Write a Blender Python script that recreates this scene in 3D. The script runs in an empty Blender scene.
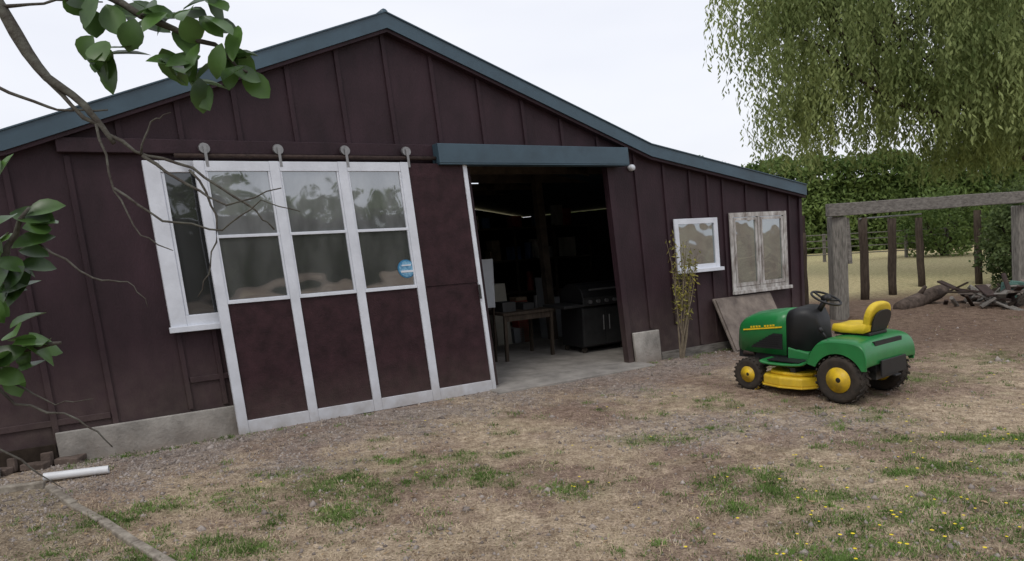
import bpy, math, random
import numpy as np
from mathutils import Vector, Matrix, noise
random.seed(7); rng=np.random.default_rng(7)
S=bpy.context.scene
S.view_settings.view_transform='Standard'; S.view_settings.look='None'; S.view_settings.exposure=0
# ------------------------------------------------------------------ materials
def mat(name,col,rough=.7,var=.25,scale=6,bump=.2,bscale=40,spec=.3,metal=0,col2=None,stretch=None,detail=8,dust=None):
    m=bpy.data.materials.new(name);m.use_nodes=True;nt=m.node_tree;N=nt.nodes;L=nt.links
    b=N['Principled BSDF'];b.inputs['Roughness'].default_value=rough;b.inputs['Metallic'].default_value=metal
    b.inputs['Specular IOR Level'].default_value=spec
    tc=N.new('ShaderNodeTexCoord');mp=N.new('ShaderNodeMapping')
    L.new(tc.outputs['Object'],mp.inputs[0])
    if stretch: mp.inputs['Scale'].default_value=stretch
    n=N.new('ShaderNodeTexNoise');n.inputs['Scale'].default_value=scale;n.inputs['Detail'].default_value=detail;n.inputs['Roughness'].default_value=.65
    L.new(mp.outputs[0],n.inputs[0])
    r=N.new('ShaderNodeValToRGB')
    c2=col2 if col2 else tuple(v*(1-var*1.3) for v in col); c1=tuple(min(1,v*(1+var*.6)) for v in col)
    r.color_ramp.elements[0].position=.32;r.color_ramp.elements[1].position=.68
    r.color_ramp.elements[0].color=(*c2,1);r.color_ramp.elements[1].color=(*c1,1)
    L.new(n.outputs[0],r.inputs[0]);out=r.outputs[0]
    if dust:   # dirt splashed up from the ground: (colour, height, amount)
        sx=N.new('ShaderNodeSeparateXYZ');L.new(tc.outputs['Object'],sx.inputs[0])
        mr=N.new('ShaderNodeMapRange');mr.inputs[1].default_value=0;mr.inputs[2].default_value=dust[1];mr.inputs[3].default_value=dust[2];mr.inputs[4].default_value=.0
        L.new(sx.outputs[2],mr.inputs[0])
        nd=N.new('ShaderNodeTexNoise');nd.inputs['Scale'].default_value=9;nd.inputs['Detail'].default_value=8;L.new(tc.outputs['Object'],nd.inputs[0])
        m1=N.new('ShaderNodeMath');m1.operation='MULTIPLY';L.new(mr.outputs[0],m1.inputs[0]);L.new(nd.outputs[0],m1.inputs[1])
        mx=N.new('ShaderNodeMix');mx.data_type='RGBA';L.new(m1.outputs[0],mx.inputs[0]);L.new(out,mx.inputs[6]);mx.inputs[7].default_value=(*dust[0],1);out=mx.outputs[2]
    L.new(out,b.inputs['Base Color'])
    if bump:
        n2=N.new('ShaderNodeTexNoise');n2.inputs['Scale'].default_value=bscale;n2.inputs['Detail'].default_value=6
        L.new(mp.outputs[0],n2.inputs[0])
        bp=N.new('ShaderNodeBump');bp.inputs['Strength'].default_value=bump;bp.inputs['Distance'].default_value=.01
        L.new(n2.outputs[0],bp.inputs['Height']);L.new(bp.outputs[0],b.inputs['Normal'])
    return m
def leafmat(name,dark,light,rough=.5,trans=.35,nscale=.6,spec=.3,yellow=None):
    m=bpy.data.materials.new(name);m.use_nodes=True;nt=m.node_tree;N=nt.nodes;L=nt.links
    b=N['Principled BSDF'];b.inputs['Roughness'].default_value=rough;b.inputs['Specular IOR Level'].default_value=spec
    g=N.new('ShaderNodeNewGeometry');tc=N.new('ShaderNodeTexCoord')
    n=N.new('ShaderNodeTexNoise');n.inputs['Scale'].default_value=nscale;n.inputs['Detail'].default_value=4
    L.new(tc.outputs['Object'],n.inputs[0])
    a=N.new('ShaderNodeMath');a.operation='MULTIPLY_ADD';a.inputs[1].default_value=.5;
    L.new(g.outputs['Random Per Island'],a.inputs[0]);
    s=N.new('ShaderNodeMath');s.operation='MULTIPLY_ADD';s.inputs[1].default_value=1.8;s.inputs[2].default_value=-.65
    L.new(n.outputs[0],s.inputs[0]);L.new(s.outputs[0],a.inputs[2])
    r=N.new('ShaderNodeValToRGB');r.color_ramp.elements[0].color=(*dark,1);r.color_ramp.elements[1].color=(*light,1)
    if yellow:
        e=r.color_ramp.elements.new(.93);e.color=(*light,1);r.color_ramp.elements[2].color=(*yellow,1)
    L.new(a.outputs[0],r.inputs[0]);L.new(r.outputs[0],b.inputs['Base Color'])
    if trans>0:
        t=N.new('ShaderNodeBsdfTranslucent');L.new(r.outputs[0],t.inputs[0])
        mx=N.new('ShaderNodeMixShader');mx.inputs[0].default_value=trans
        L.new(b.outputs[0],mx.inputs[1]);L.new(t.outputs[0],mx.inputs[2]);L.new(mx.outputs[0],N['Material Output'].inputs[0])
    return m
M={}
soil=(.20,.16,.13)
M['maroon']=mat('maroon_paint',(.034,.0165,.0225),.62,.34,2.6,.35,70,.3,stretch=(1,1,.45),dust=(soil,.9,.55))
M['maroon2']=mat('maroon_panel_paint',(.038,.0165,.0205),.65,.38,7,.4,60,.25,dust=(soil,.5,.4))
M['white']=mat('white_paint',(.68,.71,.77),.5,.10,5,.15,60,.4,dust=((.30,.26,.22),.35,1.0))
M['oldwhite']=mat('peeling_white_paint',(.55,.54,.52),.8,.2,14,.5,60,.2,col2=(.16,.13,.11),stretch=(1,1,.35))
M['blue']=mat('blue_steel',(.046,.085,.115),.42,.2,3,.05,20,.5)
M['concrete']=mat('concrete',(.36,.34,.31),.9,.35,4,.6,40,.2,dust=(soil,.25,1.0))
M['conc_floor']=mat('concrete_floor',(.30,.28,.255),.85,.3,3,.3,40,.2)
M['wood_grey']=mat('weathered_timber',(.21,.195,.175),.9,.4,6,.6,50,.1,stretch=(1,6,6))
M['wood_post']=mat('old_post_timber',(.23,.215,.19),.9,.45,6,.6,50,.1,stretch=(6,6,1))
M['wood_brown']=mat('brown_post_timber',(.075,.058,.045),.9,.4,6,.5,40,.1,stretch=(6,6,1))
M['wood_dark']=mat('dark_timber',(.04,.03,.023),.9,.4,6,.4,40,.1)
M['ply']=mat('weathered_plywood',(.23,.195,.165),.9,.35,4,.4,50,.1,col2=(.12,.10,.09))
M['metal']=mat('galvanised',(.30,.30,.30),.45,.2,20,.1,60,.5,metal=.7)
M['rust']=mat('rusty_steel',(.05,.033,.028),.8,.4,30,.4,60,.3)
M['green']=mat('tractor_green',(.012,.19,.045),.32,.14,6,.02,30,.5,dust=(soil,.75,.18))
M['yellow']=mat('tractor_yellow',(.78,.52,.015),.42,.14,12,.03,30,.5,dust=(soil,.30,.5))
M['hub']=mat('wheel_yellow',(.78,.52,.015),.45,.2,16,.03,30,.4,col2=(.50,.33,.05))
M['seat']=mat('seat_vinyl',(.74,.53,.03),.5,.12,9,.1,60,.4)
M['black']=mat('black_plastic',(.015,.015,.016),.5,.2,9,.1,60,.4)
M['rubber']=mat('tyre_rubber',(.022,.020,.018),.85,.35,14,.4,60,.2,col2=(.06,.048,.038))
M['steel']=mat('dark_steel',(.05,.05,.05),.5,.2,9,.1,60,.5,metal=.4)
M['bark']=mat('bark',(.05,.038,.03),.95,.4,8,.8,30,.1)
M['twig']=mat('twig_bark',(.045,.036,.032),.9,.4,30,.6,60,.1,col2=(.12,.12,.10))
M['sticker']=mat('sticker_blue',(.03,.20,.38),.4,.1,9,0,60,.4)
M['brick']=mat('brick',(.13,.10,.085),.9,.4,9,.5,60,.1)
M['pale']=mat('pale_timber',(.30,.27,.225),.9,.4,12,.4,60,.1,col2=(.13,.11,.09))
M['teal']=mat('faded_teal',(.10,.19,.16),.7,.25,8,.2,60,.2)
M['pipe']=mat('white_pvc',(.72,.73,.74),.4,.08,6,.02,60,.4)
def glass(name,base,mixv,dk=.35,sc=2.2,z0=None):
    m=bpy.data.materials.new(name);m.use_nodes=True;nt=m.node_tree;N=nt.nodes;L=nt.links
    b=N['Principled BSDF'];b.inputs['Roughness'].default_value=.6
    tc=N.new('ShaderNodeTexCoord');n=N.new('ShaderNodeTexNoise');n.inputs['Scale'].default_value=sc;n.inputs['Detail'].default_value=5
    mp=N.new('ShaderNodeMapping');mp.inputs['Scale'].default_value=(2.2,1,.8);L.new(tc.outputs['Object'],mp.inputs[0])
    L.new(mp.outputs[0],n.inputs[0]);r=N.new('ShaderNodeValToRGB')
    r.color_ramp.elements[0].position=.38;r.color_ramp.elements[1].position=.62
    r.color_ramp.elements[0].color=(*[v*dk for v in base],1);r.color_ramp.elements[1].color=(*base,1)
    L.new(n.outputs[0],r.inputs[0]);L.new(r.outputs[0],b.inputs['Base Color'])
    g=N.new('ShaderNodeBsdfGlossy');g.inputs['Roughness'].default_value=.03;g.inputs['Color'].default_value=(.9,.95,1,1)
    n2=N.new('ShaderNodeTexNoise');n2.inputs['Scale'].default_value=1.6;L.new(tc.outputs['Object'],n2.inputs[0])
    bp=N.new('ShaderNodeBump');bp.inputs['Strength'].default_value=.25;bp.inputs['Distance'].default_value=.05
    L.new(n2.outputs[0],bp.inputs['Height']);L.new(bp.outputs[0],g.inputs['Normal'])
    mx=N.new('ShaderNodeMixShader');mx.inputs[0].default_value=mixv
    L.new(b.outputs[0],mx.inputs[1]);L.new(g.outputs[0],mx.inputs[2]);L.new(mx.outputs[0],N['Material Output'].inputs[0])
    return m
M['glassup']=glass('door_glass_upper',(.17,.175,.18),.26,.45)  # paler base colour paints in the reflected sky
M['glasslow']=glass('door_glass_lower',(.07,.072,.07),.28,.3)  # darker base colour paints in the reflected trees
M['glassdark']=glass('window_glass_dark',(.012,.013,.014),.09)
M['glassgreen']=glass('window_glass_green',(.06,.085,.055),.34,.3)
def emi(name,c,s):
    m=bpy.data.materials.new(name);m.use_nodes=True;b=m.node_tree.nodes['Principled BSDF']
    b.inputs['Emission Color'].default_value=(*c,1);b.inputs['Emission Strength'].default_value=s;return m
M['tube']=emi('streak_glow',(.85,.9,1),1.1)  # glow for the bright streaks under the roof

# ------------------------------------------------------------------ mesh helpers
XF=None
def link(o,parent=None):
    S.collection.objects.link(o)
    if parent: o.parent=parent
    return o
def grp(name,loc=(0,0,0),rz=0,sc=1):
    e=bpy.data.objects.new(name,None);e.location=loc;e.rotation_euler=(0,0,rz);e.scale=(sc,)*3
    e.empty_display_size=.2;return link(e)
def mesh(name,V,F,m,parent=None,smooth=False,bevel=0,seg=2):
    if XF is not None: V=[XF(v) for v in V]
    me=bpy.data.meshes.new(name);me.from_pydata([tuple(v) for v in V],[],F);me.update()
    import bmesh
    bm=bmesh.new();bm.from_mesh(me);bmesh.ops.recalc_face_normals(bm,faces=bm.faces)
    bm.to_mesh(me);bm.free()
    if smooth: me.polygons.foreach_set('use_smooth',[True]*len(me.polygons))
    me.materials.append(M[m] if isinstance(m,str) else m)
    o=link(bpy.data.objects.new(name,me),parent)
    if bevel:
        b=o.modifiers.new('b','BEVEL');b.width=bevel;b.segments=seg;b.limit_method='ANGLE';b.angle_limit=math.radians(40)
    return o
class MB:
    def __init__(s): s.V=[];s.F=[]
    def add(s,V,F):
        n=len(s.V);s.V+=[tuple(v) for v in V];s.F+=[tuple(i+n for i in f) for f in F]
    def box(s,x0,x1,y0,y1,z0,z1,R=None):
        V=[(x,y,z) for x in(x0,x1) for y in(y0,y1) for z in(z0,z1)]
        if R is not None: V=[R@Vector(v) for v in V]
        s.add(V,[(0,1,3,2),(4,6,7,5),(0,4,5,1),(2,3,7,6),(0,2,6,4),(1,5,7,3)])
    def prism(s,poly,a,b,axis='y'):
        n=len(poly)
        f={'y':lambda p,t:(p[0],t,p[1]),'x':lambda p,t:(t,p[0],p[1]),'z':lambda p,t:(p[0],p[1],t)}[axis]
        V=[f(p,a) for p in poly]+[f(p,b) for p in poly]
        s.add(V,[tuple(range(n)),tuple(range(2*n-1,n-1,-1))]+[(i,(i+1)%n,n+(i+1)%n,n+i) for i in range(n)])
    def tube(s,pts,rad,k=8,cap=True):
        pts=[Vector(p) for p in pts];n=len(pts)
        if not hasattr(rad,'__len__'): rad=[rad]*n
        base=len(s.V);up=Vector((.13,.21,.97))
        for i,p in enumerate(pts):
            t=(pts[min(i+1,n-1)]-pts[max(i-1,0)]).normalized()
            a=t.cross(up)
            if a.length<.05:a=t.cross(Vector((1,0,0)))
            a.normalize();b=t.cross(a)
            for j in range(k):
                q=2*math.pi*j/k
                s.V.append(tuple(p+(a*math.cos(q)+b*math.sin(q))*rad[i]))
        for i in range(n-1):
            for j in range(k):
                s.F.append((base+i*k+j,base+i*k+(j+1)%k,base+(i+1)*k+(j+1)%k,base+(i+1)*k+j))
        if cap:
            s.F.append(tuple(base+j for j in range(k)));s.F.append(tuple(base+(n-1)*k+j for j in range(k-1,-1,-1)))
    def lathe(s,prof,c=(0,0,0),k=32):
        base=len(s.V)
        for r,y in prof:
            for j in range(k):
                q=2*math.pi*j/k;s.V.append((c[0]+r*math.cos(q),c[1]+y,c[2]+r*math.sin(q)))
        n=len(prof)
        for i in range(n-1):
            for j in range(k):
                s.F.append((base+i*k+j,base+i*k+(j+1)%k,base+(i+1)*k+(j+1)%k,base+(i+1)*k+j))
        s.F.append(tuple(base+j for j in range(k)));s.F.append(tuple(base+(n-1)*k+j for j in range(k)))
    def loft(s,secs,k=6,crown=.012):
        base=len(s.V);ring=None
        for (x,wb,wt,z0,z1,r) in secs:
            pts=[(wb,z0)]
            for i in range(k+1):
                q=math.pi/2*i/k;pts.append((wt-r+r*math.cos(q),z1-r+r*math.sin(q)))
            for i in range(1,4):
                w=(wt-r)*(1-i/2.);pts.append((w,z1+crown*(1-((i-2)/2.)**2)))
            for i in range(k+1):
                q=math.pi/2*(1+i/k);pts.append((-(wt-r)+r*math.cos(q),z1-r+r*math.sin(q)))
            pts.append((-wb,z0));ring=len(pts)
            s.V+=[(x,a,b) for a,b in pts]
        for i in range(len(secs)-1):
            for j in range(ring):
                s.F.append((base+i*ring+j,base+i*ring+(j+1)%ring,base+(i+1)*ring+(j+1)%ring,base+(i+1)*ring+j))
        s.F.append(tuple(base+j for j in range(ring)));s.F.append(tuple(base+(len(secs)-1)*ring+j for j in range(ring)))
    def out(s,name,m,parent=None,smooth=False,bevel=0,seg=2): return mesh(name,s.V,s.F,m,parent,smooth,bevel,seg)
def box(name,x0,x1,y0,y1,z0,z1,m,parent=None,bevel=0,R=None):
    b=MB();b.box(x0,x1,y0,y1,z0,z1,R);return b.out(name,m,parent,bevel=bevel)
def fastmesh(name,V,F,mats,parent=None,k=4,smooth=False):
    me=bpy.data.meshes.new(name);nV=len(V);nF=len(F)
    me.vertices.add(nV);me.vertices.foreach_set('co',np.asarray(V,dtype=np.float32).ravel())
    me.loops.add(nF*k);me.loops.foreach_set('vertex_index',np.asarray(F,dtype=np.int32).ravel())
    me.polygons.add(nF);me.polygons.foreach_set('loop_start',np.arange(0,nF*k,k,dtype=np.int32))
    me.polygons.foreach_set('loop_total',np.full(nF,k,dtype=np.int32))
    if smooth: me.polygons.foreach_set('use_smooth',np.ones(nF,dtype=bool))
    me.update(calc_edges=True);me.validate()
    me.materials.append(M[mats] if isinstance(mats,str) else mats)
    return link(bpy.data.objects.new(name,me),parent)
def leaves(name,C,U,Wd,m,parent=None):
    n=len(C);V=np.empty((n,4,3));V[:,0]=C-U;V[:,1]=C+Wd-U*.1;V[:,2]=C+U;V[:,3]=C-Wd-U*.1
    F=np.arange(n*4).reshape(n,4);return fastmesh(name,V.reshape(-1,3),F,m,parent)
def rvec(n):
    v=rng.normal(size=(n,3));return v/np.linalg.norm(v,axis=1,keepdims=True)
def perp(U):
    w=np.cross(U,rvec(len(U)));return w/np.linalg.norm(w,axis=1,keepdims=True)

# ------------------------------------------------------------------ BARN
P0=Vector((-.305,8.02,0));ANG=math.atan2(.517,.856)
NW=(-.517,.856)
barn=grp('barn',P0,ANG)
def kk(s):
    if s<1.8:return .087
    if s<4: return .087-.067*(s-1.8)/2.2
    return max(0,.02-.02*(s-4)/1.3)
XF=lambda v:(v[0]+kk(v[0])*(2.4-v[2]),v[1],v[2])
D=7.5
roofline=[(-7.3,2.08),(-4.2,2.60),(-.87,3.85),(2.4,2.63),(5.3,2.11)]
def rl(s):
    for (a,za),(c,zc) in zip(roofline,roofline[1:]):
        if a<=s<=c:return za+(zc-za)*(s-a)/(c-a)
    return 2.1
b=MB()
b.prism([(-7.3,-.1),(-2.6,-.1),(-2.6,2.45),(-5.1,2.45),(-7.3,2.08)],0,.06)
b.prism([(-2.6,-.1),(-.1,-.1),(-.1,2.45),(-2.6,2.45)],0,.06)
b.prism([(1.74,-.1),(5.3,-.1),(5.3,2.11),(3.4,2.45),(1.74,2.45)],0,.06)
b.prism([(-5.1,2.45),(3.4,2.45),(2.4,2.63),(-.87,3.85),(-4.2,2.60)],.0005,.06)
b.out('front_wall','maroon',barn)
b=MB();b.box(5.24,5.3,.06,D,-.1,2.10);b.box(-7.3,-7.24,.06,D,-.1,2.07);b.out('side_walls','maroon',barn)
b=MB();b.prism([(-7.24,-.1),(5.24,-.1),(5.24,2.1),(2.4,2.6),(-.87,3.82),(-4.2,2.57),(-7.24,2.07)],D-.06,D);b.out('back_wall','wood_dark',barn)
b=MB()
for i,s in enumerate([-4.4,-3.9,-3.38,-2.9,-2.41,-1.9,-1.4,-.9,-.4,.13,.66,1.16,1.66]):
    b.box(s-.022,s+.022,-.022,-.001,2.625,rl(s)-.12)
for s in [-6.2,-5.7,-5.2,-4.68,-4.22,-3.79]: b.box(s-.022,s+.022,-.022,-.001,.0,min(2.48,rl(s)-.12))
b.box(-3.22,-3.18,-.022,-.001,.27,.95);b.box(-2.93,-2.89,-.022,-.001,.27,.95)
for s in [2.2,2.66]: b.box(s-.022,s+.022,-.022,-.001,.4,rl(s)-.13)
for s in [3.1,3.42]:
    b.box(s-.02,s+.02,-.022,-.001,1.76,rl(s)-.13);b.box(s-.02,s+.02,-.022,-.001,.1,1.04)
for s in [3.7,4.15,4.6]: b.box(s-.02,s+.02,-.022,-.001,1.82 if s>3.75 else .1,rl(s)-.13)
b.box(5.02,5.06,-.022,-.001,.1,rl(5.0)-.13);b.box(5.24,5.3,-.03,-.001,-.05,rl(5.29)-.1)
b.box(-3.17,-2.6,-.02,-.001,.50,.55);b.box(-6,-3.82,-.018,-.0012,.30,.35)
b.box(1.745,1.83,-.03,-.001,.0,2.4)
b.out('battens','maroon',barn,bevel=.003)
b=MB();b.box(-3.85,-.52,-.075,-.023,2.5,2.62);b.out('header_beam','maroon',barn,bevel=.006)
b=MB();b.tube([(-3.0,-.12,2.475),(-.5,-.12,2.475)],.02,10);b.out('door_rail','rust',barn,smooth=True)
b=MB()
for s in (-2.75,-2.12,-1.49,-.86):
    b.lathe([(.005,-.02),(.045,-.02),(.05,0),(.045,.02),(.005,.02)],(s,-.12,2.54),16)
    b.box(s-.012,s+.012,-.155,-.145,2.38,2.56)
b.out('door_hangers','metal',barn)
b=MB()
o=.12
def off(p,dz): return (p[0],p[1]+dz)
for (p,q) in zip(roofline,roofline[1:]):
    b.prism([off(p,-.10),off(q,-.10),off(q,.045),off(p,.045)],-o,-o+.02)
    b.prism([off(p,.0),off(q,.0),off(q,.03),off(p,.03)],-o+.021,D+.1)
b.out('roof','blue',barn)
b=MB()
for (p,q) in zip(roofline,roofline[1:]):
    b.prism([off(p,-.135),off(q,-.135),off(q,-.101),off(p,-.101)],-o+.022,-.001)
b.out('soffit_trim','maroon',barn)
b=MB()
for (p,q) in zip(roofline,roofline[1:]):
    b.prism([off(p,.046),off(q,.046),off(q,.058),off(p,.058)],-o-.015,.1)
b.out('ridge_cap','blue',barn)
b=MB();b.tube([(-.87,-o+.02,3.90),(-.87,D,3.90)],.04,10);b.out('ridge_roll','blue',barn,smooth=True)
b=MB();b.box(-.54,1.96,-.2,-.03,2.42,2.62);b.box(-.54,1.96,-.2,-.03,2.405,2.419);b.out('door_track_cover','blue',barn,bevel=.006)
b=MB();x0,x1,z0,z1=-3.25,-2.5,.98,2.44
w=.13
b.box(x0,x0+w,-.06,-.001,z0,z1);b.box(x0+w+.001,x1,-.06,-.001,z0,z0+.12);b.box(x0+w+.001,x1,-.06,-.001,z1-.10,z1)
b.box(x0-.02,x1,-.09,-.061,z0-.02,z0+.03)
b.box(x0+w+.001,x0+w+.028,-.05,-.0215,z0+.122,z1-.102)
b.out('window_frame','white',barn,bevel=.004)
box('window_pane',x0+w,x1,-.02,-.002,z0+.1,z1-.1,'glassdark',barn)
door_x=[-2.82,-2.185,-1.55,-.915,-.235]
st=.085
fr=MB();pn=MB();gu=MB();gl=MB()
y0,y1=-.155,-.105
for i,xc in enumerate(door_x):
    wv=st if i<4 else .045
    fr.box(xc-wv/2,xc+wv/2,y0,y1,.0,2.43)
for i in range(4):
    a=door_x[i]+st/2+.001;c=door_x[i+1]-(st/2 if i<3 else .0225)-.001
    fr.box(a,c,y0+.003,y1,.0,.115)
    pn.box(a,c,y0+.02,y1,.116,1.17)
    if i<3:
        fr.box(a,c,y0+.003,y1,1.171,1.205)
        fr.box(a,c,y0+.003,y1,2.34,2.428)
        fr.box(a,c,y0+.006,y1,1.755,1.782)
        fr.box(a,a+.018,y0+.008,y1,1.2055,2.3395);fr.box(c-.018,c,y0+.008,y1,1.2055,2.3395)
        gl.box(a+.019,c-.019,y0+.025,y1+.002,1.207,1.754);gu.box(a+.019,c-.019,y0+.025,y1+.002,1.783,2.338)
    else:
        pn.box(a,c,y0+.012,y1,1.175,2.42)
fr.out('sliding_door_frame','white',barn,bevel=.003);pn.out('sliding_door_panels','maroon2',barn)
gu.out('sliding_door_upper_panes','glassup',barn);gl.out('sliding_door_lower_panes','glasslow',barn)
b=MB();b.lathe([(.092,y0+.018),(.092,y0+.022)],(-1.04,0,1.37),28);b.out('round_sticker','sticker',barn)
b=MB();b.lathe([(.08,y0+.012),(.08,y0+.0175)],(-1.04,0,1.37),28);b.out('sticker_centre',mat('sticker_pale',(.22,.42,.55),.4,.5,40,0,col2=(.04,.16,.32)),barn)
b=MB();b.box(-1.105,-.975,y0+.009,y0+.0115,1.335,1.355);b.box(-1.09,-.99,y0+.009,y0+.0115,1.40,1.412);b.out('sticker_lettering','white',barn)
b=MB();b.tube([(-.26,-.165,1.0),(-.26,-.165,1.15)],.012,8);b.out('door_handle','steel',barn)
b=MB();b.lathe([(.01,-.07),(.035,-.06),(.04,-.02),(.04,0)],(2.13,0,2.40),16);b.out('wall_camera','white',barn,smooth=True)
def win(x0,x1,z0,z1,w,m,gm,name,mull=None,sill=True):
    b=MB();b.box(x0,x0+w,-.045,-.0235,z0,z1);b.box(x1-w,x1,-.045,-.0235,z0,z1)
    b.box(x0+w+.0005,x1-w-.0005,-.045,-.0235,z0,z0+w);b.box(x0+w+.0005,x1-w-.0005,-.045,-.0235,z1-w,z1)
    if mull:
        for q in mull:b.box(q-.022,q+.022,-.042,-.0235,z0+w+.0005,z1-w-.0005)
    if sill:b.box(x0-.03,x1+.03,-.09,-.046,z0-.03,z0+.015)
    b.out(name+'_frame',m,barn,bevel=.003)
    box(name+'_pane',x0+w*.6,x1-w*.6,-.0232,-.0225,z0+w*.6,z1-w*.6,gm,barn)
win(2.74,3.53,1.08,1.75,.07,'white','glassgreen','small_window')
win(3.77,4.93,.73,1.80,.06,'oldwhite','glassgreen','old_window',[4.35])
b=MB()
for (a,c) in((3.845,4.315),(4.385,4.855)):
    b.box(a,a+.035,-.04,-.0236,.80,1.73);b.box(c-.035,c,-.04,-.0236,.80,1.73);b.box(a+.036,c-.036,-.04,-.0236,1.695,1.73);b.box(a+.036,c-.036,-.04,-.0236,.80,.845)
b.out('old_window_sashes','oldwhite',barn)
b=MB();b.box(-4.23,-2.7,-.05,-.0225,-.1,.25);b.out('concrete_plinth','concrete',barn,bevel=.01)
b=MB();b.box(1.835,2.28,-.07,-.031,-.1,.38);b.out('concrete_pier','concrete',barn,bevel=.01)
b=MB();b.box(2.3,5.2,-.06,-.031,-.05,.085);b.out('base_board','wood_grey',barn)
b=MB();b.box(-7.2,-4.24,-.05,-.023,-.05,.16);b.out('bottom_plate','wood_dark',barn)
b=MB();b.box(-7.2,5.2,.06,D-.07,-.05,.02);b.out('floor_slab','conc_floor',barn)
b=MB();b.box(-.3,1.9,-.35,.059,-.06,.018);b.out('door_sill','conc_floor',barn,bevel=.01)
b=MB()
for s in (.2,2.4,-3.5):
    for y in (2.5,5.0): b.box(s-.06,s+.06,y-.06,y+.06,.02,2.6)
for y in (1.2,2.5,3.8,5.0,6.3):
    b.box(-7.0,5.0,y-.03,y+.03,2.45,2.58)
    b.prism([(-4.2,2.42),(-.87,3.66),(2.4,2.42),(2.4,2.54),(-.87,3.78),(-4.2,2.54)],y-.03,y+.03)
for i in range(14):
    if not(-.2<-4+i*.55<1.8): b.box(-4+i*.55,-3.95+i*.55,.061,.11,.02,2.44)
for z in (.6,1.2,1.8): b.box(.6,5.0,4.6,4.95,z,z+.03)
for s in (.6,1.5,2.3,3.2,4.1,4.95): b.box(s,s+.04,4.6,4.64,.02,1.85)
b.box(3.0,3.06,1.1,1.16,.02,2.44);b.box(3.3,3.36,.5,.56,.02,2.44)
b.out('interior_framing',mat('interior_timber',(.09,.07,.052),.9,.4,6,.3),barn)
b=MB()
b.box(.75,1.0,3.0,3.03,2.40,2.415);b.box(1.35,1.65,4.2,4.23,2.40,2.415);b.box(1.0,1.22,2.2,2.22,2.42,2.43);b.box(1.7,2.0,5.6,5.63,2.40,2.415);b.out('glow_streaks','tube',barn)  # glowing bars added to stand in for light streaks under the roof
box('back_window',2.3,2.75,D-.065,D-.0605,1.35,1.75,emi('back_window_daylight',(.5,.65,.65),.12),barn)
cm=[mat('cardboard',(.20,.15,.10),.9,.4,3),mat('tin',(.25,.26,.27),.5,.2,3),mat('blue_crate',(.05,.10,.22),.5,.2,3),mat('red_can',(.28,.04,.03),.5,.2,3),mat('cream_tub',(.42,.40,.34),.6,.2,3)]
for k,mm in enumerate(cm):
    b=MB()
    for i in range(11):
        s=random.uniform(.6,4.6);z=random.choice((.02,.632,1.232,1.832));w=random.uniform(.08,.28);h=random.uniform(.1,.4)
        y=random.uniform(4.62,4.7)
        if i%3==0: b.tube([(s,y+.1,z),(s,y+.1,z+h)],w*.4,10)
        else: b.box(s,s+w,y,y+.2,z,z+h)
    for i in range(3):
        s=random.uniform(.3,2.6);b.box(s,s+random.uniform(.05,.25),2.6,2.8,.02,random.uniform(.2,1.1))
    b.out('stored_goods',mm,barn)
XF=None
def inbarn(s,y,z=.02):
    s=s+kk(s)*(2.4-z);return P0+Vector((.856*s-.517*y,.517*s+.856*y,z))
bb=grp('barbecue_grill',inbarn(2.20,1.2),ANG)
b=MB();b.box(-.38,.38,-.25,.25,.08,.62);b.out('cabinet','black',bb,bevel=.01)
b=MB();b.box(-.37,-.005,-.262,-.251,.1,.6);b.box(.005,.37,-.262,-.251,.1,.6);b.out('cabinet_doors','steel',bb,bevel=.004)
b=MB();b.tube([(-.05,-.285,.3),(-.05,-.285,.5)],.008,6);b.tube([(.05,-.285,.3),(.05,-.285,.5)],.008,6);b.tube([(-.3,-.32,.86),(.3,-.32,.86)],.011,8);b.out('handles','metal',bb)
b=MB();b.box(-.68,.68,-.27,.25,.63,.67);b.out('side_shelves','steel',bb,bevel=.008)
b=MB();b.box(-.38,.38,-.29,-.271,.64,.75);b.out('control_panel','steel',bb,bevel=.005)
b=MB()
for i in range(5): b.lathe([(.024,-.325),(.026,-.2905)],(-.28+i*.14,0,.695),14)
b.out('knobs','metal',bb)
b=MB();prof=[(-.26,.68)]+[(-.26+.26*(1-math.cos(q)),.75+.19*math.sin(q)) for q in [i*math.pi/10 for i in range(11)]]+[(.25,.68)]
b.prism(prof,-.37,.37,'x');b.out('lid','black',bb,bevel=.01)
b=MB()
for s in(-.33,.33):
    for y in(-.2,.2): b.lathe([(.04,-.015),(.04,.015)],(s,y,.04),12)
b.out('castors','rubber',bb)
tb=grp('work_table',inbarn(1.1,1.5),ANG)
b=MB();b.box(-.38,.42,-.3,.3,.60,.635);b.out('top','wood_brown',tb)
b=MB()
for s,y in((-.34,-.26),(.38,-.26),(-.34,.26),(.38,.26)): b.box(s-.02,s+.02,y-.02,y+.02,0,.599)
b.box(-.318,.358,-.27,-.255,.52,.595);b.out('legs','wood_brown',tb)
b=MB();b.box(-.3,-.1,-.15,.1,.6355,.76);b.box(.05,.22,-.1,.15,.6355,.72);b.tube([(.32,0,.6355),(.32,0,.80)],.035,12);b.out('table_clutter','steel',tb)
wb=grp('white_board',inbarn(.50,1.3),ANG)
b=MB();b.box(-.16,.16,0,.02,.72,1.35);b.out('sheet',mat('dull_white_sheet',(.42,.44,.47),.7,.12,3),wb)
b=MB();b.box(-.16,-.14,.021,.05,0,1.35);b.box(.14,.16,.021,.05,0,1.35);b.out('legs','wood_dark',wb)
lp=grp('plywood_sheet',inbarn(3.3,-.40,0),ANG)
b=MB();R=Matrix.Rotation(math.radians(-27),4,'X');b.box(.0,1.12,0,.018,.0,.76,R);b.out('sheet','ply',lp)
b=MB();b.box(.03,.10,-.02,-.001,.02,.74,R);b.box(.11,1.1,-.02,-.001,.02,.07,R);b.out('edge_battens','ply',lp)

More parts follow.
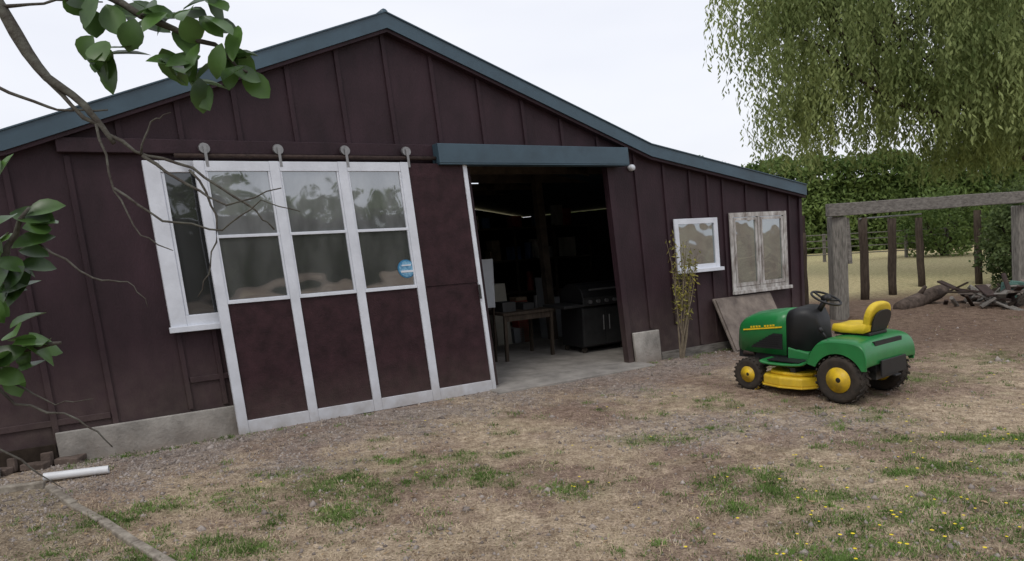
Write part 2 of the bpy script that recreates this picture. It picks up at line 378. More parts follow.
# ------------------------------------------------------------------ RIDE-ON MOWER
mw=grp('ride_on_mower',(3.17,6.72,0.0),math.atan2(.8,-.6))
def wheel(name,c,R,W,hub,side):
    w=bpy.data.objects.new(name,None);link(w,mw);w.location=c
    b=MB();h=W/2
    b.lathe([(hub,-h*.72),(R*.80,-h*.95),(R*.93,-h*.88),(R*.985,-h*.6),(R,-h*.2),(R,h*.2),(R*.985,h*.6),(R*.93,h*.88),(R*.80,h*.95),(hub,h*.72)],k=40)
    b.out('tyre','rubber',w,smooth=True)
    b=MB();n=22
    for i in range(n):
        for sg in(-1,1):
            a=2*math.pi*(i+(.5 if sg>0 else 0))/n
            Rm=Matrix.Rotation(a,4,'Y')@Matrix.Translation((0,sg*h*.45,R-.004))@Matrix.Rotation(sg*.5,4,'Z')
            b.box(-.009,.009,-h*.45,h*.45,0,.009,Rm)
    b.out('tread','rubber',w)
    b=MB();s=side
    b.lathe([(hub*.99,s*h*.80),(hub*.97,s*h*.72),(hub*.82,s*h*.55),(hub*.74,s*h*.25),(hub*.40,s*h*.25),(hub*.34,s*h*.5),(.02,s*h*.55)],k=32)
    b.lathe([(hub*.99,-s*h*.74),(hub*.85,-s*h*.3),(.03,-s*h*.3)],k=32)
    b.out('hub','hub',w,smooth=True)
    b=MB();b.lathe([(hub*.22,s*h*.56),(hub*.2,s*h*.8),(hub*.05,s*h*.85)],k=16)
    for i in range(5):
        a=2*math.pi*i/5+.3;b.lathe([(.007,s*h*.27),(.007,s*h*.34)],(hub*.56*math.cos(a),0,hub*.56*math.sin(a)),8)
    b.out('hub_cap','black',w)
wheel('rear_wheel',(0,.36,.208),.212,.19,.115,1);wheel('rear_wheel_far',(0,-.36,.208),.212,.19,.115,-1)
wheel('front_wheel',(.95,.36,.152),.155,.13,.08,1);wheel('front_wheel_far',(.95,-.36,.152),.155,.13,.08,-1)
b=MB();b.tube([(0,-.36,.212),(0,.36,.212)],.03,10);b.tube([(.95,-.36,.17),(.95,0,.21),(.95,.36,.17)],.022,8);b.box(-.2,1.05,-.13,.13,.2,.32);b.box(-.22,.2,-.2,.2,.2,.5);b.out('chassis','steel',mw)
b=MB()
b.loft([(1.245,.09,.08,.44,.53,.04),(1.235,.145,.13,.395,.585,.06),(1.20,.185,.17,.365,.635,.085),(1.15,.21,.195,.35,.675,.10),(1.05,.23,.215,.345,.715,.11),(.9,.24,.228,.345,.742,.115),(.74,.245,.235,.345,.762,.115),(.62,.25,.24,.345,.772,.11)],k=8,crown=.018)
b.out('hood','green',mw,smooth=True)
b=MB();b.loft([(1.262,.10,.085,.415,.525,.03),(1.225,.135,.12,.40,.56,.04)]);b.out('grille','black',mw)
b=MB();b.box(1.255,1.268,-.085,-.015,.485,.52);b.box(1.255,1.268,.015,.085,.485,.52);b.out('headlights',mat('headlight',(.5,.5,.5),.15,.1,5,0,60,.6),mw,bevel=.005)
b=MB();b.loft([(1.20,.19,.18,.28,.40,.02),(.62,.245,.235,.28,.40,.02)]);b.out('engine_skirt','black',mw)
b=MB()
for sg in (1,-1):
    y=.249*sg
    b.prism([(1.02,.40),(.66,.40),(.66,.55),(.76,.55)],min(y-.012*sg,y+.003*sg),max(y-.012*sg,y+.003*sg))
    for i in range(6):
        z=.425+i*.02;b.box(.67,.98-.035*i,min(y+.0035*sg,y+.008*sg),max(y+.0035*sg,y+.008*sg),z,z+.008)
b.out('side_vents','black',mw)
b=MB()
for sg in(1,-1):
    for (a,za,c,zc,h) in((1.12,.555,.66,.612,.013),):
        V=[(a,sg*.213,za),(c,sg*.2465,zc),(c,sg*.2445,zc+h),(a,sg*.2105,za+h)]
        V2=[(v[0],v[1]+sg*.007,v[2]) for v in V];b.add(V+V2,[(0,1,2,3),(7,6,5,4),(0,4,5,1),(1,5,6,2),(2,6,7,3),(3,7,4,0)])
    x=1.03
    for i in range(9):
        if i!=4:
            t=(1.12-x)/.46;z=.575+.057*t;yy=sg*(.213+.031*t)
            b.box(x-.02,x,min(yy,yy+sg*.007),max(yy,yy+sg*.007),z,z+.018)
        x-=.033
b.out('hood_lettering','yellow',mw)
b=MB();b.loft([(.619,.245,.238,.33,.78,.10),(.52,.24,.22,.33,.81,.09),(.44,.22,.18,.33,.80,.08),(.38,.17,.13,.33,.73,.06),(.35,.12,.09,.33,.60,.04)],k=8);b.out('dash_cowl','black',mw,smooth=True)
b=MB();b.loft([(.60,.252,.25,.30,.43,.02),(.40,.232,.23,.30,.39,.02)]);b.out('cowl_lower','green',mw)
b=MB();cx,cz=.34,.885;ax=Vector((-.42,0,.9)).normalized();ay=Vector((0,1,0));az=ax.cross(ay)
pts=[Vector((cx,0,cz))+(ay*math.cos(q)+az*math.sin(q))*.138 for q in [2*math.pi*i/28 for i in range(29)]]
b.tube(pts,.011,8,False)
for q in(.5,2.6,4.7): b.tube([Vector((cx,0,cz))-ax*.02,Vector((cx,0,cz))+(ay*math.cos(q)+az*math.sin(q))*.133],.010,6)
b.lathe([(.035,-.035),(.035,.035)],(cx,0,cz),12)
b.tube([Vector((.43,0,.74)),Vector((cx,0,cz))],.026,10);b.out('steering_wheel','black',mw,smooth=True)
prof=[(-.265,.34),(-.262,.44),(-.24,.515),(-.19,.56),(-.10,.578),(.10,.575),(.19,.545),(.25,.46),(.30,.35),(.36,.31),(.74,.30),(.80,.325)]
V=[];F=[]
ys=[-.445,-.435,-.40,-.2,.2,.40,.435,.445];dzs=[-.045,-.018,0,.006,.006,0,-.018,-.045]
for j,y in enumerate(ys):
    for (x,z) in prof: V.append((x,y,z+(dzs[j] if -.2<x<.24 else dzs[j]*.5)))
n=len(prof)
for j in range(len(ys)-1):
    for i in range(n-1): F.append((j*n+i,j*n+i+1,(j+1)*n+i+1,(j+1)*n+i))
o=mesh('fender_deck',V,F,'green',mw,smooth=True);sm=o.modifiers.new('s','SOLIDIFY');sm.thickness=.02
sb=o.modifiers.new('ss','SUBSURF');sb.levels=1;sb.render_levels=2
b=MB()
arch=[(.236*math.cos(q),.205+.236*math.sin(q)) for q in [math.radians(a) for a in range(25,156,10)]]
pl=[(.295,.325),(.245,.44),(.19,.515),(.10,.54),(-.10,.545),(-.19,.525),(-.235,.48),(-.255,.40),(-.257,.31)]+arch[::-1]
b.prism(pl,.42,.44);b.prism(pl,-.44,-.42);b.out('fender_sides','green',mw,bevel=.004)
b=MB();b.box(-.24,.20,-.24,.24,.28,.54);b.out('tunnel','black',mw)
b=MB();b.box(.38,.72,.25,.42,.316,.326);b.box(.38,.72,-.42,-.25,.316,.326);b.out('foot_mats','black',mw)
b=MB();b.box(-.285,-.27,-.22,.22,.24,.38);b.box(-.32,-.286,-.05,.05,.22,.235);b.out('hitch_plate','black',mw,bevel=.004)
b=MB();b.tube([(.10,.42,.57),(.14,.43,.63)],.010,8);b.tube([(.14,.43,.625),(.16,.435,.665)],.018,8);b.out('lift_lever','black',mw,smooth=True)
b=MB();b.loft([(.205,.15,.13,.63,.645,.012),(.19,.185,.17,.61,.67,.03),(.10,.20,.19,.60,.675,.035),(.0,.20,.19,.60,.668,.035),(-.11,.20,.18,.60,.69,.035),(-.15,.18,.16,.62,.72,.03)],crown=-.006)
b.out('seat_cushion','seat',mw,smooth=True)
def backrest(name,x,th,w,z0,z1,m,bv):
    k=16;pr=[]
    for i in range(k):
        q=math.pi*i/(k-1);pr.append((w*math.copysign(abs(math.cos(q))**.7,math.cos(q)),z0+(z1-z0)*(.45+.55*math.sin(q)**.8)))
    pr=[(w*.88,z0)]+pr+[(-w*.88,z0)]
    b=MB();R=Matrix.Translation((x,0,z0))@Matrix.Rotation(math.radians(-17),4,'Y')@Matrix.Translation((0,0,-z0))
    n=len(pr)
    V=[R@Vector((0,p[0],p[1])) for p in pr]+[R@Vector((th,p[0]*.95,p[1]-.004)) for p in pr]
    b.add(V,[tuple(range(n)),tuple(range(2*n-1,n-1,-1))]+[(i,(i+1)%n,n+(i+1)%n,n+i) for i in range(n)])
    b.out(name,m,mw,bevel=bv,seg=3)
backrest('seat_back',-.14,.065,.19,.64,.875,'seat',.022);backrest('seat_back_shell',-.158,.0175,.155,.61,.81,'black',.006)
b=MB();b.box(-.15,.18,-.16,.16,.575,.605);b.out('seat_base','black',mw,bevel=.008)
b=MB();dk=[(.28,.30),(.36,.43),(.56,.47),(.76,.43),(.83,.28),(.83,-.28),(.76,-.43),(.56,-.47),(.36,-.43),(.28,-.30)]
b.prism(dk,.085,.18,'z');b.out('cutting_deck','yellow',mw,bevel=.02,seg=3)
b=MB();dk2=[(.33,.28),(.40,.37),(.56,.40),(.72,.37),(.78,.26),(.78,-.26),(.72,-.37),(.56,-.4),(.40,-.37),(.33,-.28)]
b.prism(dk2,.1805,.215,'z');b.out('deck_top','yellow',mw,bevel=.012)
b=MB();b.prism([(p[0]*1.0+(p[0]-.55)*.03,p[1]*1.02) for p in dk],.075,.092,'z');b.out('deck_rim','yellow',mw,bevel=.005)
b=MB()
for y in(.38,-.38): b.lathe([(.04,-.02),(.04,.02)],(.88,y,.045),16);b.box(.80,.89,y-.006,y+.006,.08,.13)
b.out('gauge_wheels','yellow',mw)
b=MB();b.lathe([(.07,-.012),(.07,.012)],(.56,.0,.25),16);b.tube([(.5,.27,.2),(.7,.3,.30)],.012,8);b.box(.45,.50,.2,.38,.216,.26);b.out('deck_linkage','steel',mw)
b=MB();b.tube([(1.0,.215,.33),(1.12,.215,.33)],.022,10);b.out('exhaust','rust',mw)

# ------------------------------------------------------------------ PERGOLA AND POSTS
pg=grp('pergola',(0,0,0))
def rough_post(b,x,y,w,h,lean=0,z0=-.1):
    pts=[];n=6
    for i in range(n): t=i/(n-1);pts.append((x+lean*t+random.uniform(-.01,.01),y,z0+(h-z0)*t))
    b.tube(pts,[w*random.uniform(.94,1.06) for _ in range(n)],9)
b=MB();b.box(5.30,5.55,12.17,12.39,-.1,1.69);b.box(9.2,9.42,13.4,13.6,-.1,1.72);b.out('front_posts','wood_post',pg,bevel=.02)
b=MB()
A=Vector((5.2,12.1,1.80));B=Vector((10.6,13.75,1.90));dv=(B-A).normalized();sd=Vector((-dv.y,dv.x,0))
n=10;V=[];F=[]
for i in range(n+1):
    p=A+(B-A)*i/n;dz=random.uniform(-.008,.008)
    for (a,c) in((-.05,-.105),(.05,-.105),(.05,.105),(-.05,.105)): V.append(p+sd*a+Vector((0,0,c+dz)))
for i in range(n):
    for j in range(4): F.append((i*4+j,i*4+(j+1)%4,i*4+4+(j+1)%4,i*4+4+j))
F+=[(0,1,2,3),(n*4,n*4+1,n*4+2,n*4+3)]
b.add(V,F);b.out('front_beam','wood_grey',pg,bevel=.01)
b=MB();b.tube([(5.60,12.25,.9),(5.58,12.28,1.66)],.05,7);b.out('strut','wood_grey',pg)
b=MB();rough_post(b,7.10,14.88,.085,1.66);rough_post(b,8.01,15.56,.085,1.62,.02);rough_post(b,9.43,17.0,.08,1.6,-.04);rough_post(b,10.75,17.0,.08,1.7);b.out('back_posts','wood_brown',pg,smooth=True)
b=MB();b.tube([(7.0,14.8,1.64),(8.0,15.5,1.66),(9.45,17.0,1.68)],.02,6);b.out('back_wire','metal',pg)
fp=grp('fence_post');b=MB();rough_post(b,4.98,12.52,.05,1.45,-.03);b.out('post','wood_brown',fp,smooth=True)
b=MB();b.tube([(4.95,12.52,1.45),(4.95,12.52,1.74)],.045,8);b.out('post_top','rust',fp)
ff=grp('farm_fence');b=MB()
for i in range(34):
    x=6+i*1.7;y=30+.05*i;b.box(x-.05,x+.05,y-.05,y+.05,-.1,1.15)
b.out('posts','wood_grey',ff)
b=MB()
for z in(.3,.58,.86,1.1): b.tube([(6,29.94,z),(62,31.6,z)],.022,5)
b.out('rails','wood_grey',ff)
# ------------------------------------------------------------------ LOG, DEBRIS
lg=grp('log');b=MB();b.tube([(6.45,12.35,.10),(6.7,12.5,.13),(7.1,12.8,.19),(7.5,13.05,.26),(7.7,13.15,.31)],[.10,.135,.13,.125,.09],12);b.tube([(7.0,12.8,.2),(7.05,12.6,.42)],[.05,.03],8)
b.tube([(7.3,12.7,.06),(7.8,12.5,.1)],[.07,.06],10)
b.out('trunk',mat('old_log_bark',(.11,.085,.07),.95,.5,8,.9,30,.1),lg,smooth=True)
db=grp('timber_pile')
cols=['wood_grey','ply','wood_dark','rust','bark','wood_post']
for i in range(60):
    x=random.uniform(7.3,9.2);y=12.2+random.uniform(-.5,.6);L=random.uniform(.2,.9)
    R=Matrix.Translation((x,y,.06+random.uniform(0,.34)))@Matrix.Rotation(random.uniform(0,3.1),4,'Z')@Matrix.Rotation(random.uniform(-.8,.8),4,'Y')
    b=MB();w=random.uniform(.025,.09)
    if i%3: b.box(-L/2,L/2,-w,w,-.012,.015,R)
    else: b.tube([R@Vector((-L/2,0,0)),R@Vector((0,.02,0)),R@Vector((L/2,0,0))],w*.5,7)
    b.out('plank',random.choice(cols),db)
for (x,y,a) in((8.25,12.3,.2),(8.5,12.5,-.3)):
    R=Matrix.Translation((x,y,.12))@Matrix.Rotation(a,4,'Z')@Matrix.Rotation(.15,4,'Y');b=MB();b.box(-.09,.09,-.09,.09,0,.32,R);b.out('drum_block','teal',db,bevel=.02)

# ------------------------------------------------------------------ LEFT CORNER THINGS
pp=grp('plastic_pipe');b=MB();b.tube([(-3.54,5.40,.04),(-3.13,5.53,.035)],.030,16,False);b.tube([(-3.13,5.53,.035),(-3.54,5.40,.04)],.024,16,False);b.out('pipe','pipe',pp,smooth=True)
ge=grp('garden_edging');b=MB()
def strip(b,A,B,w,h):
    A=Vector(A);B=Vector(B);d=(B-A).normalized();s=Vector((-d.y,d.x,0))*w/2
    V=[A-s,A+s,B+s,B-s];b.add([v+Vector((0,0,-.03)) for v in V]+[v+Vector((0,0,h)) for v in V],[(0,1,2,3),(7,6,5,4),(0,4,5,1),(1,5,6,2),(2,6,7,3),(3,7,4,0)])
pts=[(-3.42,5.26),(-3.0,4.84),(-2.6,4.48),(-2.2,4.09),(-1.78,3.70)]
for (a,c) in zip(pts,pts[1:]):
    dx,dy=c[0]-a[0],c[1]-a[1];strip(b,(a[0]+dx*.01,a[1]+dy*.01,0),(c[0]-dx*.01+random.uniform(-.01,.01),c[1]-dy*.01,0),.055,.022+random.uniform(-.006,.006))
strip(b,(-3.46,5.28,0),(-5.0,4.88,0),.06,.045);b.out('boards','pale',ge,bevel=.008)
ws=grp('brick_steps');b=MB()
for i in range(4):
    for k in range(2):
        x=-4.35+i*.20+random.uniform(-.01,.01);b.box(x,x+.19,5.50+.115*i+k*.1,5.59+.115*i+k*.1,.0,.05+.06*(k>0)*(i<3))
b.out('bricks','brick',ws,bevel=.008)
b=MB();b.box(-.6,.35,-.05,.05,.0,.07,Matrix.Translation((-4.3,5.42,0))@Matrix.Rotation(.5,4,'Z'));b.out('sleeper','wood_grey',ws,bevel=.008)

# ------------------------------------------------------------------ GROUND
PAT=[(-1.2,5.06,.45,.18),(-.75,5.45,.5,.15),(-1.15,4.39,.22,.16),(-2.14,4.75,.35,.15),(-2.6,4.5,.25,.12),(1.0,5.64,.3,.12),(1.6,5.8,.25,.1),(1.44,4.6,.3,.25),(2.2,3.9,.6,.3),(1.6,4.2,.5,.2),(-.2,5.5,.3,.1),(3.2,5.2,.8,.15),(3.9,7.3,.6,.3),(2.7,4.6,.5,.2),(-1.9,3.9,.3,.2),(.3,4.6,.2,.15),(-1.6,5.3,.3,.1),(5.5,8.2,.7,.3),(-.35,4.9,.35,.12),(-1.0,4.8,.2,.1),(-1.55,3.95,.2,.12)]
def nz(x,y,s,o=0): return noise.noise(Vector((x*s+o,y*s-o,o*.37)))
def wd(x,y): return 7.022-(NW[0]*x+NW[1]*y)
def greenv(x,y):
    g=0
    for (a,c,rx,ry) in PAT:
        dx=(x-a)/rx;dy=(y-c)/ry;q=dx*dx+dy*dy
        if q<5: g=max(g,math.exp(-q*.9))
    g*=.6+1.3*nz(x,y,5.5,3)
    g+=max(0,nz(x,y,1.1,9)*.8+nz(x,y,5,5)*1.0-.20)*.8*(1 if wd(x,y)>1.0 else .3)
    return max(0,min(1,g))
def gravel(x,y):
    w=wd(x,y)+.5*nz(x,y,1.2,4)+.4*nz(x,y,3,4)
    g=max(0,min(1,(1.75-w)/1.3)) if w>-.5 else 0
    g=max(g,.6*max(0,min(1,1-((x-1.7)**2/3.0+(y-5.9)**2/.5))))
    return g*(1 if x<5.5 else 0)*max(0,min(1,.75+1.0*nz(x,y,2.1,6)))
def height(x,y):
    z=.014*nz(x,y,.8)+.010*nz(x,y,4)+.006*nz(x,y,14)
    w=wd(x,y)
    z+=.12*math.exp(-(((x-7.8)/2.2)**2+((y-12.4)/1.2)**2))
    if w<.1 and x<5.5: z=min(z,-.02)
    return z
def axis(a,b,step,far,g=1.18):
    c=list(np.arange(a,b,step));s=step;v=b
    while v<far: c.append(v);s*=g;v+=s
    c.append(far);s=step;v=a-step;L=[]
    while v>-far: L.append(v);s*=g;v-=s
    L.append(-far);return L[::-1]+c
xs=axis(-4.6,9,.05,500);ys_=axis(2.6,9.5,.05,500)
nx,ny=len(xs),len(ys_);V=np.empty((ny,nx,3));C=np.ones((ny,nx,4),dtype=np.float32)
straw=np.array((.45,.365,.265));dirt=np.array((.27,.20,.158));grey=np.array((.31,.275,.25));grn=np.array((.13,.165,.06));dark=np.array((.155,.11,.083));field=np.array((.52,.46,.27))
def sm(a,b,v): t=max(0,min(1,(v-a)/(b-a)));return t*t*(3-2*t)
for j,y in enumerate(ys_):
    for i,x in enumerate(xs):
        nr=-6<x<14 and 0<y<18
        V[j,i]=(x,y,height(x,y) if nr else 0)
        t=max(0,min(1,.5+1.2*nz(x,y,.9,2)+.8*nz(x,y,3.2,7)+.5*nz(x,y,9,1)))
        c=dirt*(1-t)+straw*t
        if nr:
            g=gravel(x,y);c=c*(1-g*.8)+grey*g*.8
            q=greenv(x,y)*.75;c=c*(1-q)+grn*q
            q=sm(7.8,10.5,y+.25*x-.6+.6*nz(x,y,.7,6))*.9*(1 if x>2 else 0);c=c*(1-q)+dark*q
            if x<-1.7 and (x+3.42)*(-1.58)-(y-5.28)*1.64>0 and y<5.4: c=c*.4+np.array((.27,.235,.17))*.6
            dm=math.exp(-(((x-2.8)*-.6+(y-7.1)*.8)/.62)**2-(((x-2.8)*.8+(y-7.1)*.6)/.45)**2);c=c*(1-.15*dm)  # shade under the mower painted into the ground colour
        q=sm(14.5,17,y+.4*nz(x,y,.8,1))if x>-20 else 1
        fg=max(0,min(1,.3+1.2*nz(x,y,.12,3)+.5*nz(x,y,.5,3)))
        c=c*(1-q)+(field*(1-fg*.4)+np.array((.32,.36,.15))*fg*.4)*q
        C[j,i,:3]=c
idx=np.arange(nx*ny).reshape(ny,nx)
F=np.stack([idx[:-1,:-1],idx[:-1,1:],idx[1:,1:],idx[1:,:-1]],-1).reshape(-1,4)
gm=bpy.data.materials.new('ground_soil');gm.use_nodes=True;nt=gm.node_tree;N=nt.nodes;L=nt.links;bs=N['Principled BSDF'];bs.inputs['Roughness'].default_value=.95;bs.inputs['Specular IOR Level'].default_value=.1
at=N.new('ShaderNodeAttribute');at.attribute_name='Col';tc=N.new('ShaderNodeTexCoord')
def nse(sc,de=8,ro=.7):
    n=N.new('ShaderNodeTexNoise');n.inputs['Scale'].default_value=sc;n.inputs['Detail'].default_value=de;n.inputs['Roughness'].default_value=ro;L.new(tc.outputs['Object'],n.inputs[0]);return n
def ramp(src,p0,p1,c0,c1):
    r=N.new('ShaderNodeValToRGB');r.color_ramp.elements[0].position=p0;r.color_ramp.elements[1].position=p1;r.color_ramp.elements[0].color=(*c0,1);r.color_ramp.elements[1].color=(*c1,1);L.new(src,r.inputs[0]);return r
def mul(a,b_):
    m=N.new('ShaderNodeMix');m.data_type='RGBA';m.blend_type='MULTIPLY';m.inputs[0].default_value=1;L.new(a,m.inputs[6]);L.new(b_,m.inputs[7]);return m.outputs[2]
n1=nse(11);n2=nse(60,6,.8);vo=N.new('ShaderNodeTexVoronoi');vo.inputs['Scale'].default_value=45;L.new(tc.outputs['Object'],vo.inputs[0])
r1=ramp(n1.outputs[0],.33,.68,(.55,.51,.48),(1.35,1.35,1.35));r2=ramp(n2.outputs[0],.36,.64,(.5,.47,.44),(1.5,1.5,1.5))
c=mul(mul(at.outputs['Color'],r1.outputs[0]),r2.outputs[0])
L.new(c,bs.inputs['Base Color'])
ad=N.new('ShaderNodeMath');ad.operation='ADD';L.new(n2.outputs[0],ad.inputs[0]);L.new(vo.outputs['Distance'],ad.inputs[1])
bp=N.new('ShaderNodeBump');bp.inputs['Strength'].default_value=.9;bp.inputs['Distance'].default_value=.015;L.new(ad.outputs[0],bp.inputs['Height']);L.new(bp.outputs[0],bs.inputs['Normal'])
go=fastmesh('ground',V.reshape(-1,3),F,gm,smooth=True)
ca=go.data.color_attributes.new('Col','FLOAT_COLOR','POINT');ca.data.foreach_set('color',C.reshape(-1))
def blades(name,P,Lg,lean,wid,m):
    n=len(P);a=rng.uniform(0,2*math.pi,n);d=np.stack([np.cos(a),np.sin(a),np.zeros(n)],1)
    a2=a+math.pi/2+rng.normal(0,.3,n);w=np.stack([np.cos(a2),np.sin(a2),np.zeros(n)],1)*wid[:,None]
    tip=P+d*(Lg*np.sin(lean))[:,None]+np.array([0,0,1])*(Lg*np.cos(lean))[:,None]
    V=np.stack([P-w,P+w,tip],1).reshape(-1,3);F=np.arange(3*n).reshape(n,3);return fastmesh(name,V,F,m,k=3)
def scatter(n,prob,x=( -4.6,9),yr=(2.7,12)):
    out=[]
    while len(out)<n:
        y=1/random.uniform(1/yr[1],1/yr[0]);xx=random.uniform(-.75,.78)*y
        if wd(xx,y)<.12 and xx<5.5: continue
        if random.random()<prob(xx,y): out.append((xx,y,height(xx,y)))
    return np.array(out)
M['gdry']=leafmat('dry_grass',(.20,.145,.095),(.62,.51,.35),.9,0,3,.1)
M['ggreen']=leafmat('green_grass',(.045,.085,.018),(.20,.31,.085),.7,.25,3,.1,yellow=(.36,.36,.15))
P=scatter(62000,lambda x,y:.12+.85*max(0,min(1,.6+1.3*nz(x,y,2.3,8)-gravel(x,y)*.8-(.5 if y>8.5 else 0))))
n=len(P);blades('dry_grass',P,rng.uniform(.012,.05,n),rng.uniform(.7,1.52,n),rng.uniform(.0010,.0028,n),'gdry')
T=list(scatter(2000,lambda x,y:greenv(x,y)**1.3+.015))
for i in range(60):   # weeds along the foot of the wall
    s=random.choice((random.uniform(-4.2,-2.7),random.uniform(2.0,5.2)));q=inbarn(s,-.14-random.random()*.1,0);T.append(np.array((q.x,q.y,0)))
PP=[];LL=[]
for t in T:
    k=random.randint(14,46);r_=random.uniform(.015,.06);h=random.uniform(.018,.05)
    q=rng.normal(0,r_,(k,2));PP.append(np.stack([t[0]+q[:,0],t[1]+q[:,1],np.full(k,t[2]-.002)],1));LL.append(rng.uniform(.4,1,k)*h)
P=np.concatenate(PP);Lg=np.concatenate(LL);n=len(P)
blades('green_grass',P,Lg,rng.uniform(.2,1.4,n),rng.uniform(.0018,.005,n),'ggreen')
P=scatter(12000,lambda x,y:gravel(x,y)+.05);n=len(P)
base=np.array([(1,0,0),(0,1,0),(-1,0,0),(0,-1,0),(0,0,.75),(0,0,-.5)]);fc=np.array([(0,1,4),(1,2,4),(2,3,4),(3,0,4),(1,0,5),(2,1,5),(3,2,5),(0,3,5)])
sz=rng.gamma(2.4,.0034,n)+.0025;V=base[None]*(1+rng.normal(0,.25,(n,6,1)));ang=rng.uniform(0,6.28,n)
cs,sn=np.cos(ang),np.sin(ang);V=np.stack([V[:,:,0]*cs[:,None]-V[:,:,1]*sn[:,None]*.8,V[:,:,0]*sn[:,None]+V[:,:,1]*cs[:,None]*.8,V[:,:,2]],-1)
V=V*sz[:,None,None]+P[:,None,:];V=V.reshape(-1,3);F=(fc[None]+6*np.arange(n)[:,None,None]).reshape(-1,3)
fastmesh('gravel',V,F,leafmat('gravel_stone',(.11,.088,.075),(.42,.37,.335),.9,0,6,.2),k=3)
P=scatter(1300,lambda x,y:1);n=len(P);P[:,2]+=.01;U=rvec(n);U[:,2]*=.3;W_=perp(U);W_[:,2]*=.3
leaves('fallen_leaves',P,U*rng.uniform(.008,.028,n)[:,None],W_*rng.uniform(.005,.013,n)[:,None],leafmat('dead_leaf',(.09,.055,.035),(.38,.27,.15),.8,0,3))
P=scatter(170,lambda x,y:(greenv(x,y)+.06)*(1 if x>.3 else .05));n=len(P);P[:,2]+=.04
V=[];F=[]
for p in P:
    k=len(V);r_=random.uniform(.006,.011);V+=[(p[0]+r_*math.cos(q),p[1]+r_*math.sin(q),p[2]+.003*math.sin(q*3)) for q in [i*math.pi/3 for i in range(6)]];F.append(tuple(range(k,k+6)))
mesh('dandelion_flowers',V,F,mat('dandelion',(.80,.62,.03),.7,.1,9,0))

# ------------------------------------------------------------------ TREES
M['willow']=leafmat('willow_leaf',(.075,.11,.03),(.36,.42,.17),.6,.4,.55,.15)
M['hedge']=leafmat('hedge_leaf',(.045,.085,.02),(.22,.30,.095),.6,.3,.35,.15)
M['bushl']=leafmat('bush_leaf',(.025,.05,.014),(.15,.20,.07),.5,.3,1.5,.2)
wl=grp('willow_tree',(16.4,22.5,0));ox=12.6-16.4
b=MB()
b.tube([(0,0,-.2),(.1,0,1.2),(-.1,.1,2.4),(-.5,0,3.4)],[.42,.34,.28,.25],12)
limbs=[[(-.5,0,3.3),(-3.0,-.9,4.7),(-5.4,-1.9,5.6),(-7.4,-2.0,6.9)],[(-.3,0,3.3),(-2.6,-.6,5),(-5,-.9,7),(-5.4,-.9,9.5)],[(-.2,0,3.2),(1,.3,4.6),(2.4,0,6.2),(3.2,-.5,8)],[(-.3,0,3.0),(-3.6,-1.8,4.2),(-6.0,-2.6,4.7),(-7.4,-3.0,5.5)],[(0,0,3.2),(-.6,-1.2,4.8),(-1.0,-2.4,6.4),(-1.3,-3,8)],[(-1.6,.2,4.6),(-5.0,-.4,6.4),(-6.6,-.8,8.3),(-7.8,-1,9.6)]]
for l in limbs: b.tube(l,[.15,.10,.065,.03],8)
for i in range(80):
    l=random.choice(limbs);k=random.randint(1,3);p=Vector(l[k]);q=p+Vector((random.uniform(-1.6,1.6),random.uniform(-1.4,1.4),random.uniform(.1,1.5)))
    b.tube([p,(p+q)/2+Vector((0,0,.2)),q],[.04,.025,.012],5)
b.out('trunk','bark',wl,smooth=True)
lobes=[]
for i in range(125):
    while True:
        v=np.array([random.uniform(-1,1) for _ in range(3)])
        if .2<np.linalg.norm(v)<1: break
    lobes.append((v*np.array([6.4,4.4,4.8])+np.array([.5+ox,-1.9,7.4]),random.uniform(.6,1.25)))
lobes+=[(np.array([-5.4+ox,-2.5,6.8]),1.0),(np.array([-5.6+ox,-2.5,8]),1.2),(np.array([-4.8+ox,-3,5.8]),1.0),(np.array([-5.6+ox,-2.1,9.4]),1.1),(np.array([-4.6+ox,-2.1,9.0]),1.2),(np.array([-4.2+ox,-3.1,7.4]),1.2)]
Cs=[]
for (c,r_) in lobes:
    ns=int(56*r_*r_)+12
    for s_ in range(ns):
        v=rvec(1)[0];v[2]=abs(v[2])*.7;p=c+v*r_*random.uniform(.4,1)
        Ln=random.uniform(.8,2.6);zmin=2.5+max(0,(7.8-16.4-p[0]))*1.3+random.uniform(0,1.0)
        k=int(Ln/.052);q=np.arange(k)/max(1,k);keep=rng.random(k)>.3
        z=p[2]-Ln*q*q*.4-Ln*q*.6;keep&=z>zmin
        pt=np.stack([p[0]+v[0]*.35*q**.6+rng.uniform(-.07,.07,k),p[1]+v[1]*.35*q**.6+rng.uniform(-.07,.07,k),z],1)
        Cs.append(pt[keep])
Cs=np.concatenate(Cs);n=len(Cs);U=rvec(n)*.55;U[:,2]-=.8;U/=np.linalg.norm(U,axis=1,keepdims=True)
leaves('crown',Cs,U*rng.uniform(.055,.11,n)[:,None],perp(U)*rng.uniform(.017,.036,n)[:,None],'willow',wl)
print('willow leaves',n)
